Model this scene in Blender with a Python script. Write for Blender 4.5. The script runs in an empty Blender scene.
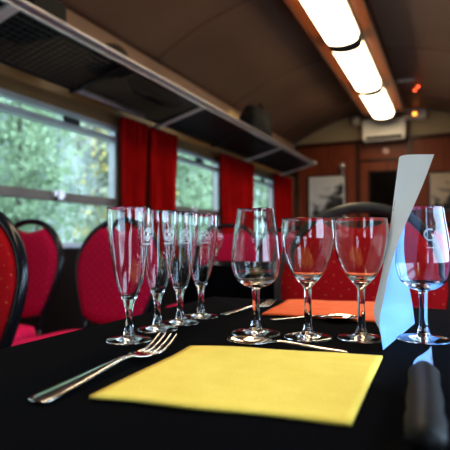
import bpy, bmesh, math, random
from mathutils import Vector, Matrix
random.seed(7)
S = bpy.context.scene
C = S.collection
PI = math.pi

# ------------------------------------------------------------------ camera model
CAM = Vector((0, 0, 0.865)); YAW = math.radians(24.66); PIT = math.radians(1.52); F = 490.0
FW = Vector((-math.sin(YAW)*math.cos(PIT), math.cos(YAW)*math.cos(PIT), math.sin(PIT)))
RT = Vector((math.cos(YAW), math.sin(YAW), 0)); UP = RT.cross(FW)
def ray(px, py): return FW + RT*((px-225)/F) + UP*((225-py)/F)
def at(px, py, axis, val):
    r = ray(px, py); t = (val-CAM[axis])/r[axis]; return CAM + r*t
TZ = 0.75
def tp(px, py, z=0.0): return at(px, py, 2, TZ+z)
def ldz(l, d, z):          # lateral, depth (horizontal frame), height over the table
    f = Vector((-math.sin(YAW), math.cos(YAW), 0)); return Vector((0, 0, TZ+z)) + f*d + RT*l

# ------------------------------------------------------------------ materials
def mat(name, col=(.5,.5,.5), rough=.5, metal=0, **kw):
    m = bpy.data.materials.new(name); m.use_nodes = True
    b = m.node_tree.nodes['Principled BSDF']
    b.inputs['Base Color'].default_value = (*col, 1); b.inputs['Roughness'].default_value = rough
    b.inputs['Metallic'].default_value = metal
    for k, v in kw.items():
        n = k.replace('_', ' ')
        b.inputs[n].default_value = v
    return m
def N(m, t): return m.node_tree.nodes.new(t)
def L(m, a, b): m.node_tree.links.new(a, b)
def noisy(name, c1, c2, scale=5, rough=.6, detail=4, stretch=(1,1,1), bump=0, bscale=80, metal=0, **kw):
    m = mat(name, c1, rough, metal, **kw); b = m.node_tree.nodes['Principled BSDF']
    tc = N(m,'ShaderNodeTexCoord'); mp = N(m,'ShaderNodeMapping'); mp.inputs['Scale'].default_value = stretch
    L(m, tc.outputs['Object'], mp.inputs['Vector'])
    n = N(m,'ShaderNodeTexNoise'); n.inputs['Scale'].default_value = scale; n.inputs['Detail'].default_value = detail
    L(m, mp.outputs[0], n.inputs['Vector'])
    r = N(m,'ShaderNodeValToRGB'); r.color_ramp.elements[0].position = .3; r.color_ramp.elements[1].position = .7
    r.color_ramp.elements[0].color = (*c1,1); r.color_ramp.elements[1].color = (*c2,1)
    L(m, n.outputs[0], r.inputs[0]); L(m, r.outputs[0], b.inputs['Base Color'])
    if bump:
        n2 = N(m,'ShaderNodeTexNoise'); n2.inputs['Scale'].default_value = bscale
        L(m, mp.outputs[0], n2.inputs['Vector'])
        bp = N(m,'ShaderNodeBump'); bp.inputs['Strength'].default_value = bump; bp.inputs['Distance'].default_value = .002
        L(m, n2.outputs[0], bp.inputs['Height']); L(m, bp.outputs[0], b.inputs['Normal'])
    return m
M = {}
M['cloth'] = noisy('black_cloth', (.0018,.0018,.0028), (.0035,.0035,.006), 300, .9, 2, bump=.3, bscale=900, Specular_IOR_Level=.05)
M['wood'] = noisy('mahogany', (.17,.030,.008), (.30,.065,.016), 4, .42, 6, (6,6,.6))
M['wood_dark'] = noisy('mahogany_frame', (.04,.009,.004), (.075,.018,.008), 4, .3, 6, (6,6,.6))
M['ceilwood'] = noisy('ceiling_wood', (.24,.065,.018), (.34,.105,.032), 4, .4, 6, (6,.5,6))
M['ceil'] = noisy('ceiling_paint', (.27,.165,.12), (.36,.225,.165), 1.2, .5, 5, (1,1,1))
M['beige'] = noisy('beige_paint', (.42,.34,.22), (.48,.39,.26), 2, .5)
M['wallup'] = noisy('varnished_panel', (.15,.085,.032), (.21,.125,.05), 3, .3, 5, (1,.3,4))
M['cove'] = noisy('cove_panel_brown', (.010,.007,.006), (.018,.012,.008), 3, .55, Specular_IOR_Level=.15)  # near-black wall band: shade behind the luggage rack put into the colour
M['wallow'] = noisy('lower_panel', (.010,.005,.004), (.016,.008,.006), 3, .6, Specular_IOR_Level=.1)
M['floor'] = noisy('carpet', (.015,.008,.010), (.03,.014,.016), 60, .95, bump=.4)
M['alu'] = noisy('window_alloy', (.42,.44,.47), (.5,.52,.55), 6, .35, metal=.6)
M['alu2'] = noisy('window_transom_alloy', (.11,.085,.07), (.15,.12,.10), 6, .5)  # alloy darkened: the backlit shade of the transom is in its colour
M['steel'] = noisy('polished_steel', (.75,.73,.7), (.82,.8,.78), 30, .13, metal=1)
M['rail'] = noisy('rack_rail_metal', (.55,.52,.56), (.68,.64,.66), 20, .3, metal=.5)
M['rackdark'] = noisy('rack_dark_metal', (.010,.010,.012), (.018,.017,.02), 20, .45)
M['blackmetal'] = noisy('black_frame_enamel', (.008,.009,.013), (.014,.015,.02), 20, .22)
M['greyframe'] = noisy('worn_frame_enamel', (.03,.028,.024), (.06,.056,.045), 20, .35)  # frame enamel greyed: lamplight on the facing chair painted into the colour
M['plasticblack'] = noisy('black_handle_plastic', (.008,.008,.008), (.014,.013,.013), 60, .5, Specular_IOR_Level=.25)
M['white'] = noisy('white_plastic', (.84,.81,.76), (.88,.85,.8), 8, .4)
M['bagblack'] = noisy('black_bag_fabric', (.006,.006,.007), (.012,.011,.013), 40, .8, bump=.5)
M['capgrey'] = noisy('lamp_cap_grey', (.07,.065,.07), (.10,.095,.10), 8, .6, Specular_IOR_Level=.1)
M['tan'] = noisy('tan_leather', (.35,.22,.07), (.45,.3,.1), 12, .6)
M['brown'] = noisy('brown_felt', (.02,.013,.01), (.035,.022,.016), 12, .8)

# curtain: red cloth
M['curtain'] = noisy('red_curtain_cloth', (.36,.002,.002), (.50,.005,.004), 25, .85, 3, (1,1,.3), bump=.3, bscale=300, Specular_IOR_Level=.1)
m = M['curtain']; b = m.node_tree.nodes['Principled BSDF']; out = m.node_tree.nodes['Material Output']
tl = N(m,'ShaderNodeBsdfTranslucent'); tl.inputs[0].default_value = (.6,.008,.006,1)
mx = N(m,'ShaderNodeMixShader'); mx.inputs[0].default_value = .35
L(m,b.outputs[0],mx.inputs[1]); L(m,tl.outputs[0],mx.inputs[2]); L(m,mx.outputs[0],out.inputs[0])

# napkins (embossed paper)
M['yellow'] = noisy('yellow_napkin_paper', (.84,.60,.10), (.89,.66,.13), 40, .85, bump=.2, bscale=500)
M['orange'] = noisy('orange_napkin_paper', (.85,.14,.03), (.9,.18,.045), 40, .85, bump=.2, bscale=500)
M['paper'] = noisy('white_card', (.74,.78,.78), (.78,.82,.82), 10, .6)
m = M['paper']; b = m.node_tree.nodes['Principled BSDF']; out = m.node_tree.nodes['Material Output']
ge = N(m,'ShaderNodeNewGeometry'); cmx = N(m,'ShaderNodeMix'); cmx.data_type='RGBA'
L(m,ge.outputs['Backfacing'],cmx.inputs[0]); L(m,b.inputs['Base Color'].links[0].from_socket,cmx.inputs[6]); cmx.inputs[7].default_value=(.22,.46,.86,1); L(m,cmx.outputs[2],b.inputs['Base Color'])  # inner face tinted: blue window light put into the colour
tl = N(m,'ShaderNodeBsdfTranslucent'); tl.inputs[0].default_value = (.75,.8,.82,1)
mx = N(m,'ShaderNodeMixShader'); mx.inputs[0].default_value = .15
L(m,b.outputs[0],mx.inputs[1]); L(m,tl.outputs[0],mx.inputs[2]); L(m,mx.outputs[0],out.inputs[0])
M['ink'] = noisy('grey_ink', (.12,.12,.13), (.16,.16,.17), 50, .7)

# upholstery with small gold dots on a diamond grid
def upholstery(name, c1, c2, dot, rad=.06):
    m = mat(name, c1, .8); b = m.node_tree.nodes['Principled BSDF']
    b.inputs['Specular IOR Level'].default_value = .15
    tc = N(m,'ShaderNodeTexCoord'); mp = N(m,'ShaderNodeMapping'); mp.inputs['Rotation'].default_value = (0, math.radians(45), 0)
    mp.inputs['Scale'].default_value = (36,36,36)
    sx = N(m,'ShaderNodeSeparateXYZ'); s0=N(m,'ShaderNodeSeparateXYZ'); c0=N(m,'ShaderNodeCombineXYZ'); ay=N(m,'ShaderNodeMath'); ay.operation='ADD'
    L(m,tc.outputs['Object'],s0.inputs[0]); L(m,s0.outputs[0],c0.inputs[0]); L(m,s0.outputs[1],ay.inputs[0]); L(m,s0.outputs[2],ay.inputs[1]); L(m,ay.outputs[0],c0.inputs[2])
    L(m, c0.outputs[0], mp.inputs[0]); L(m, mp.outputs[0], sx.inputs[0])
    def fr(sock):
        a = N(m,'ShaderNodeMath'); a.operation='FRACT'; L(m,sock,a.inputs[0])
        s = N(m,'ShaderNodeMath'); s.operation='SUBTRACT'; s.inputs[1].default_value=.5; L(m,a.outputs[0],s.inputs[0])
        p = N(m,'ShaderNodeMath'); p.operation='MULTIPLY'; L(m,s.outputs[0],p.inputs[0]); L(m,s.outputs[0],p.inputs[1]); return p.outputs[0]
    ad = N(m,'ShaderNodeMath'); ad.operation='ADD'; L(m,fr(sx.outputs[0]),ad.inputs[0]); L(m,fr(sx.outputs[2]),ad.inputs[1])
    lt = N(m,'ShaderNodeMath'); lt.operation='LESS_THAN'; lt.inputs[1].default_value = rad*rad; L(m,ad.outputs[0],lt.inputs[0])
    n = N(m,'ShaderNodeTexNoise'); n.inputs['Scale'].default_value = 90; L(m,tc.outputs['Object'],n.inputs[0])
    cm = N(m,'ShaderNodeMix'); cm.data_type='RGBA'; L(m,n.outputs[0],cm.inputs[0])
    cm.inputs[6].default_value=(*c1,1); cm.inputs[7].default_value=(*c2,1)
    c = N(m,'ShaderNodeMix'); c.data_type='RGBA'; L(m,lt.outputs[0],c.inputs[0]); L(m,cm.outputs[2],c.inputs[6])
    c.inputs[7].default_value=(*dot,1); L(m,c.outputs[2],b.inputs['Base Color'])
    bp = N(m,'ShaderNodeBump'); bp.inputs['Strength'].default_value=.3; bp.inputs['Distance'].default_value=.001
    L(m,n.outputs[0],bp.inputs['Height']); L(m,bp.outputs[0],b.inputs['Normal'])
    return m
M['red'] = upholstery('red_dotted_velour', (.34,.002,.005), (.42,.004,.009), (.6,.28,.1), .055)
M['crimson'] = upholstery('crimson_dotted_velour', (.42,.002,.045), (.52,.004,.065), (.7,.25,.15), .06)

M['seatpink'] = upholstery('pink_lit_seat_velour', (.75,.015,.11), (.85,.02,.15), (.8,.3,.2), .05)  # crimson velour brightened: skylight on the seat tops is in the colour
# glassware
m = bpy.data.materials.new('clear_glass'); m.use_nodes = True; nt = m.node_tree; nt.nodes.remove(nt.nodes['Principled BSDF'])
g = N(m,'ShaderNodeBsdfGlass'); g.inputs['Roughness'].default_value = 0; g.inputs['IOR'].default_value = 1.46
g.inputs['Color'].default_value = (.985,.99,.99,1); L(m,g.outputs[0],nt.nodes['Material Output'].inputs[0]); M['glass'] = m
# window pane: thin sheet, see-through with mirror reflection
m = bpy.data.materials.new('window_pane_glass'); m.use_nodes = True; nt = m.node_tree; nt.nodes.remove(nt.nodes['Principled BSDF'])
tr = N(m,'ShaderNodeBsdfTransparent'); tr.inputs[0].default_value=(.9,.94,.95,1); gl = N(m,'ShaderNodeBsdfGlossy'); gl.inputs['Roughness'].default_value=.02
lw = N(m,'ShaderNodeLayerWeight'); lw.inputs[0].default_value = .05; mx = N(m,'ShaderNodeMixShader')
L(m,lw.outputs[0],mx.inputs[0]); L(m,tr.outputs[0],mx.inputs[1]); L(m,gl.outputs[0],mx.inputs[2]); L(m,mx.outputs[0],nt.nodes['Material Output'].inputs[0]); M['pane'] = m
# frosted print on the glassware
m = bpy.data.materials.new('frosted_print'); m.use_nodes = True; nt = m.node_tree; nt.nodes.remove(nt.nodes['Principled BSDF'])
tr = N(m,'ShaderNodeBsdfTransparent'); df = N(m,'ShaderNodeBsdfDiffuse'); df.inputs[0].default_value=(.9,.9,.9,1)
tl = N(m,'ShaderNodeBsdfTranslucent'); tl.inputs[0].default_value=(.95,.9,.92,1)
m1 = N(m,'ShaderNodeMixShader'); m1.inputs[0].default_value=.5; L(m,df.outputs[0],m1.inputs[1]); L(m,tl.outputs[0],m1.inputs[2])
m2 = N(m,'ShaderNodeMixShader'); m2.inputs[0].default_value=.75; L(m,tr.outputs[0],m2.inputs[1]); L(m,m1.outputs[0],m2.inputs[2])
L(m,m2.outputs[0],nt.nodes['Material Output'].inputs[0]); M['print'] = m
def emis(name, col, s):
    m = mat(name, col, .5); b = m.node_tree.nodes['Principled BSDF']
    n = N(m,'ShaderNodeTexNoise'); n.inputs['Scale'].default_value=3
    r = N(m,'ShaderNodeValToRGB'); r.color_ramp.elements[0].color=(*[c*.95 for c in col],1); r.color_ramp.elements[1].color=(*col,1)
    L(m,n.outputs[0],r.inputs[0]); L(m,r.outputs[0],b.inputs['Emission Color']); b.inputs['Emission Strength'].default_value = s; return m
M['lamp'] = emis('lamp_diffuser', (1,.82,.55), 10.0)
M['glow'] = emis('orange_indicator', (1,.3,.05), 5)
M['redglow'] = emis('red_indicator', (1,.12,.04), 5)

# ------------------------------------------------------------------ mesh helpers
class MB:
    def __init__(s): s.bm = bmesh.new()
    def box(s, c, size, rot=None):
        r = bmesh.ops.create_cube(s.bm, size=1)
        mm = Matrix.Translation(Vector(c)) @ (rot.to_4x4() if rot else Matrix()) @ Matrix.Diagonal((*size,1))
        bmesh.ops.transform(s.bm, matrix=mm, verts=r['verts']); return s
    def b2(s, a, b):
        a=Vector(a); b=Vector(b); return s.box((a+b)/2, [abs(x) for x in (b-a)])
    def beam(s, a, b, w, h, up=Vector((0,0,1))):
        a=Vector(a); b=Vector(b); d=b-a; y=d.normalized(); x=y.cross(up).normalized(); z=x.cross(y)
        return s.box((a+b)/2, (w, d.length, h), Matrix((x,y,z)).transposed())
    def tube(s, pts, r, seg=12, closed=False, ry=None):
        pts=[Vector(p) for p in pts]; n=len(pts); rings=[]; prev=None
        for i,p in enumerate(pts):
            if closed: t=(pts[(i+1)%n]-pts[i-1]).normalized()
            else: t=(pts[min(i+1,n-1)]-pts[max(i-1,0)]).normalized()
            if prev is None:
                u=t.cross(Vector((0,1,0)));
                if u.length<.1: u=t.cross(Vector((1,0,0)))
                u.normalize()
            else: u=(prev-t*prev.dot(t)).normalized()
            prev=u; v=t.cross(u)
            rr = r[i] if isinstance(r,(list,tuple)) else r
            rings.append([s.bm.verts.new(p+u*rr*math.cos(2*PI*k/seg)+v*(ry or rr)*math.sin(2*PI*k/seg)) for k in range(seg)])
        m_=n if closed else n-1
        for i in range(m_):
            a,b=rings[i],rings[(i+1)%n]
            for k in range(seg): s.bm.faces.new((a[k],a[(k+1)%seg],b[(k+1)%seg],b[k]))
        if not closed:
            s.bm.faces.new(rings[0][::-1]); s.bm.faces.new(rings[-1])
        return s
    def lathe(s, prof, seg=64, c=(0,0,0)):
        c=Vector(c); rings=[]
        for r,z in prof:
            if r<1e-6: rings.append([s.bm.verts.new(c+Vector((0,0,z)))])
            else: rings.append([s.bm.verts.new(c+Vector((r*math.cos(2*PI*k/seg), r*math.sin(2*PI*k/seg), z))) for k in range(seg)])
        for a,b in zip(rings, rings[1:]):
            for k in range(seg):
                j=(k+1)%seg
                if len(a)==1 and len(b)==1: continue
                if len(a)==1: s.bm.faces.new((a[0],b[j],b[k]))
                elif len(b)==1: s.bm.faces.new((a[k],a[j],b[0]))
                else: s.bm.faces.new((a[k],a[j],b[j],b[k]))
        return s
    def grid(s, rows):
        vs=[[s.bm.verts.new(Vector(p)) for p in r] for r in rows]
        for i in range(len(vs)-1):
            for j in range(len(vs[0])-1): s.bm.faces.new((vs[i][j],vs[i][j+1],vs[i+1][j+1],vs[i+1][j]))
        return s
    def build(s, name, m, parent=None, smooth=False, bevel=0, solid=0, sub=0, loc=None):
        bmesh.ops.recalc_face_normals(s.bm, faces=s.bm.faces)
        me=bpy.data.meshes.new(name); s.bm.to_mesh(me); s.bm.free(); me.materials.append(m)
        if smooth:
            for p in me.polygons: p.use_smooth=True
        o=bpy.data.objects.new(name, me); C.objects.link(o)
        if parent: o.parent=parent
        if loc is not None: o.location=loc
        if solid: md=o.modifiers.new('s','SOLIDIFY'); md.thickness=solid; md.offset=1
        if bevel: md=o.modifiers.new('b','BEVEL'); md.width=bevel; md.segments=2; md.limit_method='ANGLE'
        if sub: md=o.modifiers.new('ss','SUBSURF'); md.levels=sub; md.render_levels=sub
        return o
def tag(o, label, cat, group=None, kind=None):
    o['label']=label; o['category']=cat
    if group: o['group']=group
    if kind: o['kind']=kind
    return o
def thing(name, label, cat, loc=(0,0,0), rz=0, group=None):
    o=bpy.data.objects.new(name,None); C.objects.link(o); o.location=loc; o.rotation_euler=(0,0,rz); o.empty_display_size=.05
    return tag(o,label,cat,group)
def struct(o): o['kind']='structure'; return o
def dup(root, loc, rz, label, group=None):
    r=root.copy(); C.objects.link(r); r.location=loc; r.rotation_euler=(0,0,rz); r['label']=label
    if group: r['group']=group
    for ch in list(root.children):
        c=ch.copy(); C.objects.link(c); c.parent=r
        for g in list(ch.children):
            d=g.copy(); C.objects.link(d); d.parent=c
    return r

# ------------------------------------------------------------------ carriage shell
XL, XR, XC = -2.22, .58, -.82
YB, YE = -2.2, 7.5
ZW = 2.33; ZS = .80; ZT = 1.68       # wall top, window sill, window head
WINS = [(-1.85,-.57),(-.10,1.18),(1.65,2.93),(3.40,4.68),(5.15,6.43)]
struct(MB().b2((XL-.1,YB-.1,-.1),(XR+.1,YE+.1,0)).build('floor', M['floor']))
def side_wall(x, name, inward):
    xo = x - inward*.08
    mb=MB(); mb.b2((x,YB,ZT),(xo,YE,1.82))
    o=struct(mb.build(name, M['wallup']))
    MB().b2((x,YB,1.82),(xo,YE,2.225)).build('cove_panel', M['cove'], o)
    MB().b2((x,YB,2.225),(xo,YE,ZW+.05)).build('upper_panel', M['ceil'], o)
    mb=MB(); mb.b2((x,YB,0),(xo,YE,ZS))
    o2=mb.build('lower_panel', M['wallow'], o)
    mb=MB(); edges=[YB]+[e for w in WINS for e in w]+[YE]
    for a,b_ in zip(edges[::2],edges[1::2]): mb.b2((x,a,ZS),(xo,b_,ZT))
    mb.build('pillar_panel', M['wallup'], o)
    return o
side_wall(XL,'wall_left',1); side_wall(XR,'wall_right',-1)
wn=0
def window(x, inward, y0, y1):
    global wn; wn+=1
    w=.035; xi=x+inward*.012; xo=x-inward*.05
    f=MB()
    f.b2((xi,y0,ZT-.03),(xo,y1,ZT)).b2((xi,y0,ZS),(xo,y1,ZS+.035))
    f.b2((xi,y0,ZS+.035),(xo,y0+w,ZT-.03)).b2((xi,y1-w,ZS+.035),(xo,y1,ZT-.03))
    o=struct(f.build('window_%d'%wn, M['alu'], bevel=.003)); 
    xp=x-inward*.02; MB().grid([[(xp,y0+w,ZS+.03),(xp,y1-w,ZS+.03)],[(xp,y0+w,ZT-.03),(xp,y1-w,ZT-.03)]]).build('window_pane', M['pane'], o)
    t=MB().b2((xi+inward*.012,y0+w,1.095),(xo,y1-w,1.150)).build('transom', M['alu2'], o, bevel=.003)
    MB().b2((xi+inward*.02,y0+w,1.565),(xo,y1-w,1.595)).build('vent_rail', M['alu'], o, bevel=.003)
    ym=(y0+y1)/2+.02
    MB().b2((xi+inward*.02,ym+.03,1.592),(xi+inward*.035,ym+.17,1.63)).build('vent_latch', M['rackdark'], o, bevel=.003)
    lt=MB().b2((xi+inward*.012,ym-.045,1.118),(xi+inward*.035,ym+.045,1.15)).b2((xi+inward*.03,ym-.02,1.10),(xi+inward*.045,ym+.02,1.155)).build('latch', M['rail'], o, bevel=.003)
for a,b_ in WINS: window(XL,1,a,b_)
for a,b_ in WINS: window(XR,-1,a,b_)

# vaulted ceiling
HW=(XR-XL)/2; SAG=.42; R_=(HW*HW+SAG*SAG)/(2*SAG)
def zc(x): return ZW+SAG-R_+math.sqrt(R_*R_-(x-XC)**2)
rows=[]
for i in range(41):
    x=XL-.02+(HW*2+.04)*i/40; x=min(max(x,XL-.02),XR+.02)
    z=zc(min(max(x,XL),XR)); rows.append([(x,YB-.05,z),(x,YE+.05,z)])
struct(MB().grid(rows).build('ceiling', M['ceil'], smooth=True, solid=.04))
# seams across the vault
for k,y in enumerate((.9,at(195,22,2,2.6).y,5.0,6.6)):
    pts=[(XL+.02+(HW*2-.04)*i/30, y, zc(XL+.02+(HW*2-.04)*i/30)-.003) for i in range(31)]
    struct(MB().tube(pts,.006,6).build('trim_%d'%(k+1), M['ceil'], smooth=True))

# end walls
def endwall(y, sgn, name):
    n=24; mb=MB(); bm=mb.bm
    top=[(XL+(XR-XL)*i/n, zc(XL+(XR-XL)*i/n)) for i in range(n+1)]
    for yy in (y,):
        vs=[bm.verts.new((x,yy,z)) for x,z in top]+[bm.verts.new((XR,yy,ZW)),bm.verts.new((XL,yy,ZW))]
        vs=vs[:n+1]
        bm.faces.new(vs)
    up=struct(mb.build(name, M['beige'], solid=.05))
    MB().b2((XL,y,0),(XR,y+sgn*.06,ZW)).build('wood_panelling', M['wood'], up)
    return up
ew=endwall(YE,1,'wall_far')
endwall(YB,-1,'wall_near')
def ep(px,py): return at(px,py,1,YE)
def erect(x0,y0,x1,y1,yo,yi):   # rectangle on the end wall from a measured corner pair
    a=ep(x0,y0); b_=ep(x1,y1); return (a.x,YE-yo,b_.z),(b_.x,YE-yi,a.z)
# rails and stiles of the panelling
mb=MB(); mb.b2((XL,YE-.02,ZW-.05),(XR,YE-.001,ZW+.005))
xs=[XL+.03, ep(358,160).x, ep(410,160).x, XR-.03]
for x in xs: mb.b2((x-.03,YE-.018,0),(x+.03,YE-.001,ZW-.05))
mb.b2((xs[1],YE-.016,ep(380,160).z-.02),(xs[2],YE-.001,ep(380,160).z+.02))
mb.b2((xs[0],YE-.016,.9),(xs[1],YE-.001,.96)).b2((xs[2],YE-.016,.9),(xs[3],YE-.001,.96))
struct(mb.build('trim_5', M['wood_dark'], bevel=.004))
# door in the end wall
dz=ep(380,160).z-.03; d0=xs[1]+.04; d1=xs[2]-.04
dr=struct(MB().b2((d0,YE-.03,0.01),(d1,YE-.002,dz)).build('door_1', M['wood'], bevel=.003))
MB().b2((d0+.13,YE-.034,1.0),(d1-.13,YE-.030,ep(380,172).z)).build('dark_glass', mat('dark_door_glass',(.006,.004,.004),.1), dr)
mb=MB(); zt=ep(380,172).z
mb.b2((d0+.11,YE-.042,1.0),(d0+.135,YE-.03,zt+.02)).b2((d1-.135,YE-.042,1.0),(d1-.11,YE-.03,zt+.02)).b2((d0+.11,YE-.042,zt),(d1-.11,YE-.03,zt+.02)).b2((d0+.11,YE-.042,.98),(d1-.11,YE-.03,1.0))
mb.build('glazing_bead', M['wood_dark'], dr)
MB().tube([(d0+.06,YE-.03,1.05),(d0+.06,YE-.08,1.05),(d0+.16,YE-.08,1.05)],.009,10).build('door_handle', M['steel'], dr, smooth=True)

# ---- fittings on the end wall
def picture(x0,y0,x1,y1,label,seed):
    a,b_=erect(x0,y0,x1,y1,.028,.003)
    t=thing('framed_picture',label,'picture',((a[0]+b_[0])/2,YE-.02,(a[2]+b_[2])/2))
    w=(b_[0]-a[0])/2; h=(b_[2]-a[2])/2; t_=.022
    mb=MB(); 
    mb.b2((-w,-.008,-h),(w,.016,-h+t_)).b2((-w,-.008,h-t_),(w,.016,h)).b2((-w,-.008,-h+t_),(-w+t_,.016,h-t_)).b2((w-t_,-.008,-h+t_),(w,.016,h-t_))
    mb.build('frame', M['wood_dark'] , t)
    MB().b2((-w+t_,.004,-h+t_),(w-t_,.014,h-t_)).build('mount', M['white'], t)
    m=noisy('print_photo_%d'%seed,(.03,.03,.03),(.75,.74,.7) if seed==1 else (.62,.5,.38),6+seed,.4,5,(1,1,1.4))
    b=m.node_tree.nodes['Principled BSDF']; tc=N(m,'ShaderNodeTexCoord'); sx=N(m,'ShaderNodeSeparateXYZ'); L(m,tc.outputs['Object'],sx.inputs[0])
    nz=[q for q in m.node_tree.nodes if q.bl_idname=='ShaderNodeTexNoise'][0]; rp_=[q for q in m.node_tree.nodes if q.bl_idname=='ShaderNodeValToRGB'][0]
    a1=N(m,'ShaderNodeMath'); a1.operation='MULTIPLY_ADD'; a1.inputs[1].default_value=1.1; L(m,sx.outputs[2],a1.inputs[0]); L(m,nz.outputs[0],a1.inputs[2])
    a2=N(m,'ShaderNodeMath'); a2.operation='MULTIPLY_ADD'; a2.inputs[1].default_value=-.9; L(m,sx.outputs[0],a2.inputs[0]); L(m,a1.outputs[0],a2.inputs[2]); L(m,a2.outputs[0],rp_.inputs[0])
    rp_.color_ramp.elements[0].position=.38; rp_.color_ramp.elements[1].position=.6
    e=.05 if seed==1 else .03
    MB().b2((-w+e,.001,-h+e),(w-e,.004,h-e)).build('print', m, t)
picture(308,176,347,222,'black and white landscape print in a white mount, left of the end door',1)
picture(428,172,470,212,'sepia print on the end wall right of the door, behind the curled white card',2)
# air conditioner
a,b_=erect(364,123,407,141,.0,.0); cx=(a[0]+b_[0])/2
t=thing('air_conditioner','white wall air conditioner above the end door','air conditioner',(cx,YE,a[2]))
w=(b_[0]-a[0])/2; h=b_[2]-a[2]
MB().b2((-w,-.2,.03),(w,-.004,h)).build('casing', M['white'], t, bevel=.015)
MB().b2((-w+.02,-.19,.004),(w-.02,-.01,.032)).build('lower_tray', M['white'], t, bevel=.006)
MB().b2((-w+.06,-.205,.025),(w-.06,-.198,.065)).build('air_outlet', M['rackdark'], t)
# emergency light
a,b_=erect(403,109.5,427,119,0,0); 
t=thing('emergency_light','pale emergency light box with an orange glow right of the air conditioner','light',((a[0]+b_[0])/2,YE,a[2]))
w=(b_[0]-a[0])/2; h=b_[2]-a[2]
MB().b2((-w,-.06,0),(w,-.003,h)).build('housing', M['white'], t, bevel=.008)
MB().lathe([(0,.012),(.02,.008),(.028,0)],20).build('indicator', M['glow'], t, smooth=True, loc=(0,-.06,h*.45)).rotation_euler=(PI/2,0,0)
# speaker
p=ep(357,121)
t=thing('wall_speaker','round off white speaker left of the air conditioner','speaker',(p.x,YE,p.z))
o=MB().lathe([(0,.0),(.075,.0),(.085,.02),(.08,.07),(.055,.10),(0,.115)],32).build('shell', M['white'], t, smooth=True, loc=(0,-.003,0)); o.rotation_euler=(PI/2,0,0)
o=MB().lathe([(0,.0),(.05,.0),(.045,.006),(0,.009)],32).build('grille', M['white'], t, smooth=True, loc=(0,-.108,0)); o.rotation_euler=(PI/2,0,0)
# wall lamp over picture
p=ep(343,168)
t=thing('wall_lamp','small chrome wall lamp with round globe above the left picture','lamp',(p.x,YE,p.z-.1))
MB().lathe([(0,0),(.03,0),(.03,.01),(0,.014)],24).build('backplate', M['rail'], t, smooth=True, loc=(0,-.022,0.02)).rotation_euler=(PI/2,0,0)
MB().tube([(0,-.03,.02),(0,-.07,.02),(0,-.08,.06)],.008,10).build('arm', M['rail'], t, smooth=True)
MB().lathe([(0,-.055),(.03,-.045),(.05,-.018),(.05,.018),(.03,.045),(0,.055)],24).build('globe', M['rail'], t, smooth=True, loc=(0,-.08,.115))
# round sign
p=ep(386,151)
t=thing('round_sign','small round white and red prohibition sign above the end door','sign',(p.x,YE-.02,p.z))
o=MB().lathe([(0,0),(.05,0),(.05,.004),(0,.004)],32).build('disc', M['white'], t); o.rotation_euler=(PI/2,0,0)
mb=MB(); mb.lathe([(.040,.004),(.048,.004),(.048,.006),(.040,.006),(.040,.004)],32); mb.box((0,0,.005),(.075,.012,.002),Matrix.Rotation(PI/4,3,'Z'))
o=mb.build('red_ring', mat('sign_red',(.7,.05,.04),.5), t); o.rotation_euler=(PI/2,0,0)
o=MB().box((0,.0,.0045),(.04,.009,.001)).build('cigarette_symbol', M['blackmetal'], t); o.rotation_euler=(PI/2,0,0)

# ---- ceiling board and lamps
zb=zc(XC)
o=MB().b2((XC-.27,YB+.01,2.615),(XC+.27,YE-.25,zb+.0)).build('ceiling_board', M['ceilwood'], bevel=.01)
o.name='trim_6'; struct(o)
mb=MB()
for s in (-1,1): mb.b2((XC+s*.27-.012,YB+.01,2.60),(XC+s*.27+.012,YE-.25,2.64))
struct(mb.build('trim_7', M['wood_dark'], bevel=.003))
def lamp(y0,y1,label):
    t=thing('ceiling_lamp',label,'lamp',(XC,(y0+y1)/2,2.615),0,'long lamps in a line along the carriage ceiling')
    h=(y1-y0)/2
    MB().b2((-.15,-h+.005,-.02),(.15,h-.005,-.001)).build('base_tray', M['white'], t)
    n=10; rows=[]
    for i in range(n+1):
        a=PI*i/n; x=-.135*math.cos(a); z=-.022-.08*math.sin(a)**.6
        rows.append([(x,-h+.07,z),(x,h-.07,z)])
    MB().grid(rows).build('diffuser', M['lamp'], t, smooth=True)
    for s in (-1,1):
        mb=MB(); pr=[(-.14*math.cos(PI*i/n), -.02-.085*math.sin(PI*i/n)**.6) for i in range(n+1)]
        bm=mb.bm; y_a=s*(h-.085); y_b=s*(h-.002)
        A=[bm.verts.new((x,y_a,z)) for x,z in pr]; B=[bm.verts.new((x,y_b,z)) for x,z in pr]
        bm.faces.new(A); bm.faces.new(B[::-1])
        for i in range(n): bm.faces.new((A[i],A[i+1],B[i+1],B[i]))
        bm.faces.new((A[0],B[0],B[n],A[n]))
        mb.build('end_cap', M['capgrey'], t)
    return t
j1=at(352,47,2,2.52).y; j2=at(372,93,2,2.52).y; j3=at(384,119,2,2.53).y
ly=[j1-1.25*k for k in (5,4,3,2,1)]+[j1,j2,j3]
lab=['','','','','nearest glowing ceiling lamp at the top edge of the view','middle glowing ceiling lamp between two joints','farthest glowing ceiling lamp, ending above the air conditioner']
for i in range(1,7): lamp(ly[i],ly[i+1]-.008, lab[i] or 'glowing ceiling lamp overhead, nearer than the top edge of the view')
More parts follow.
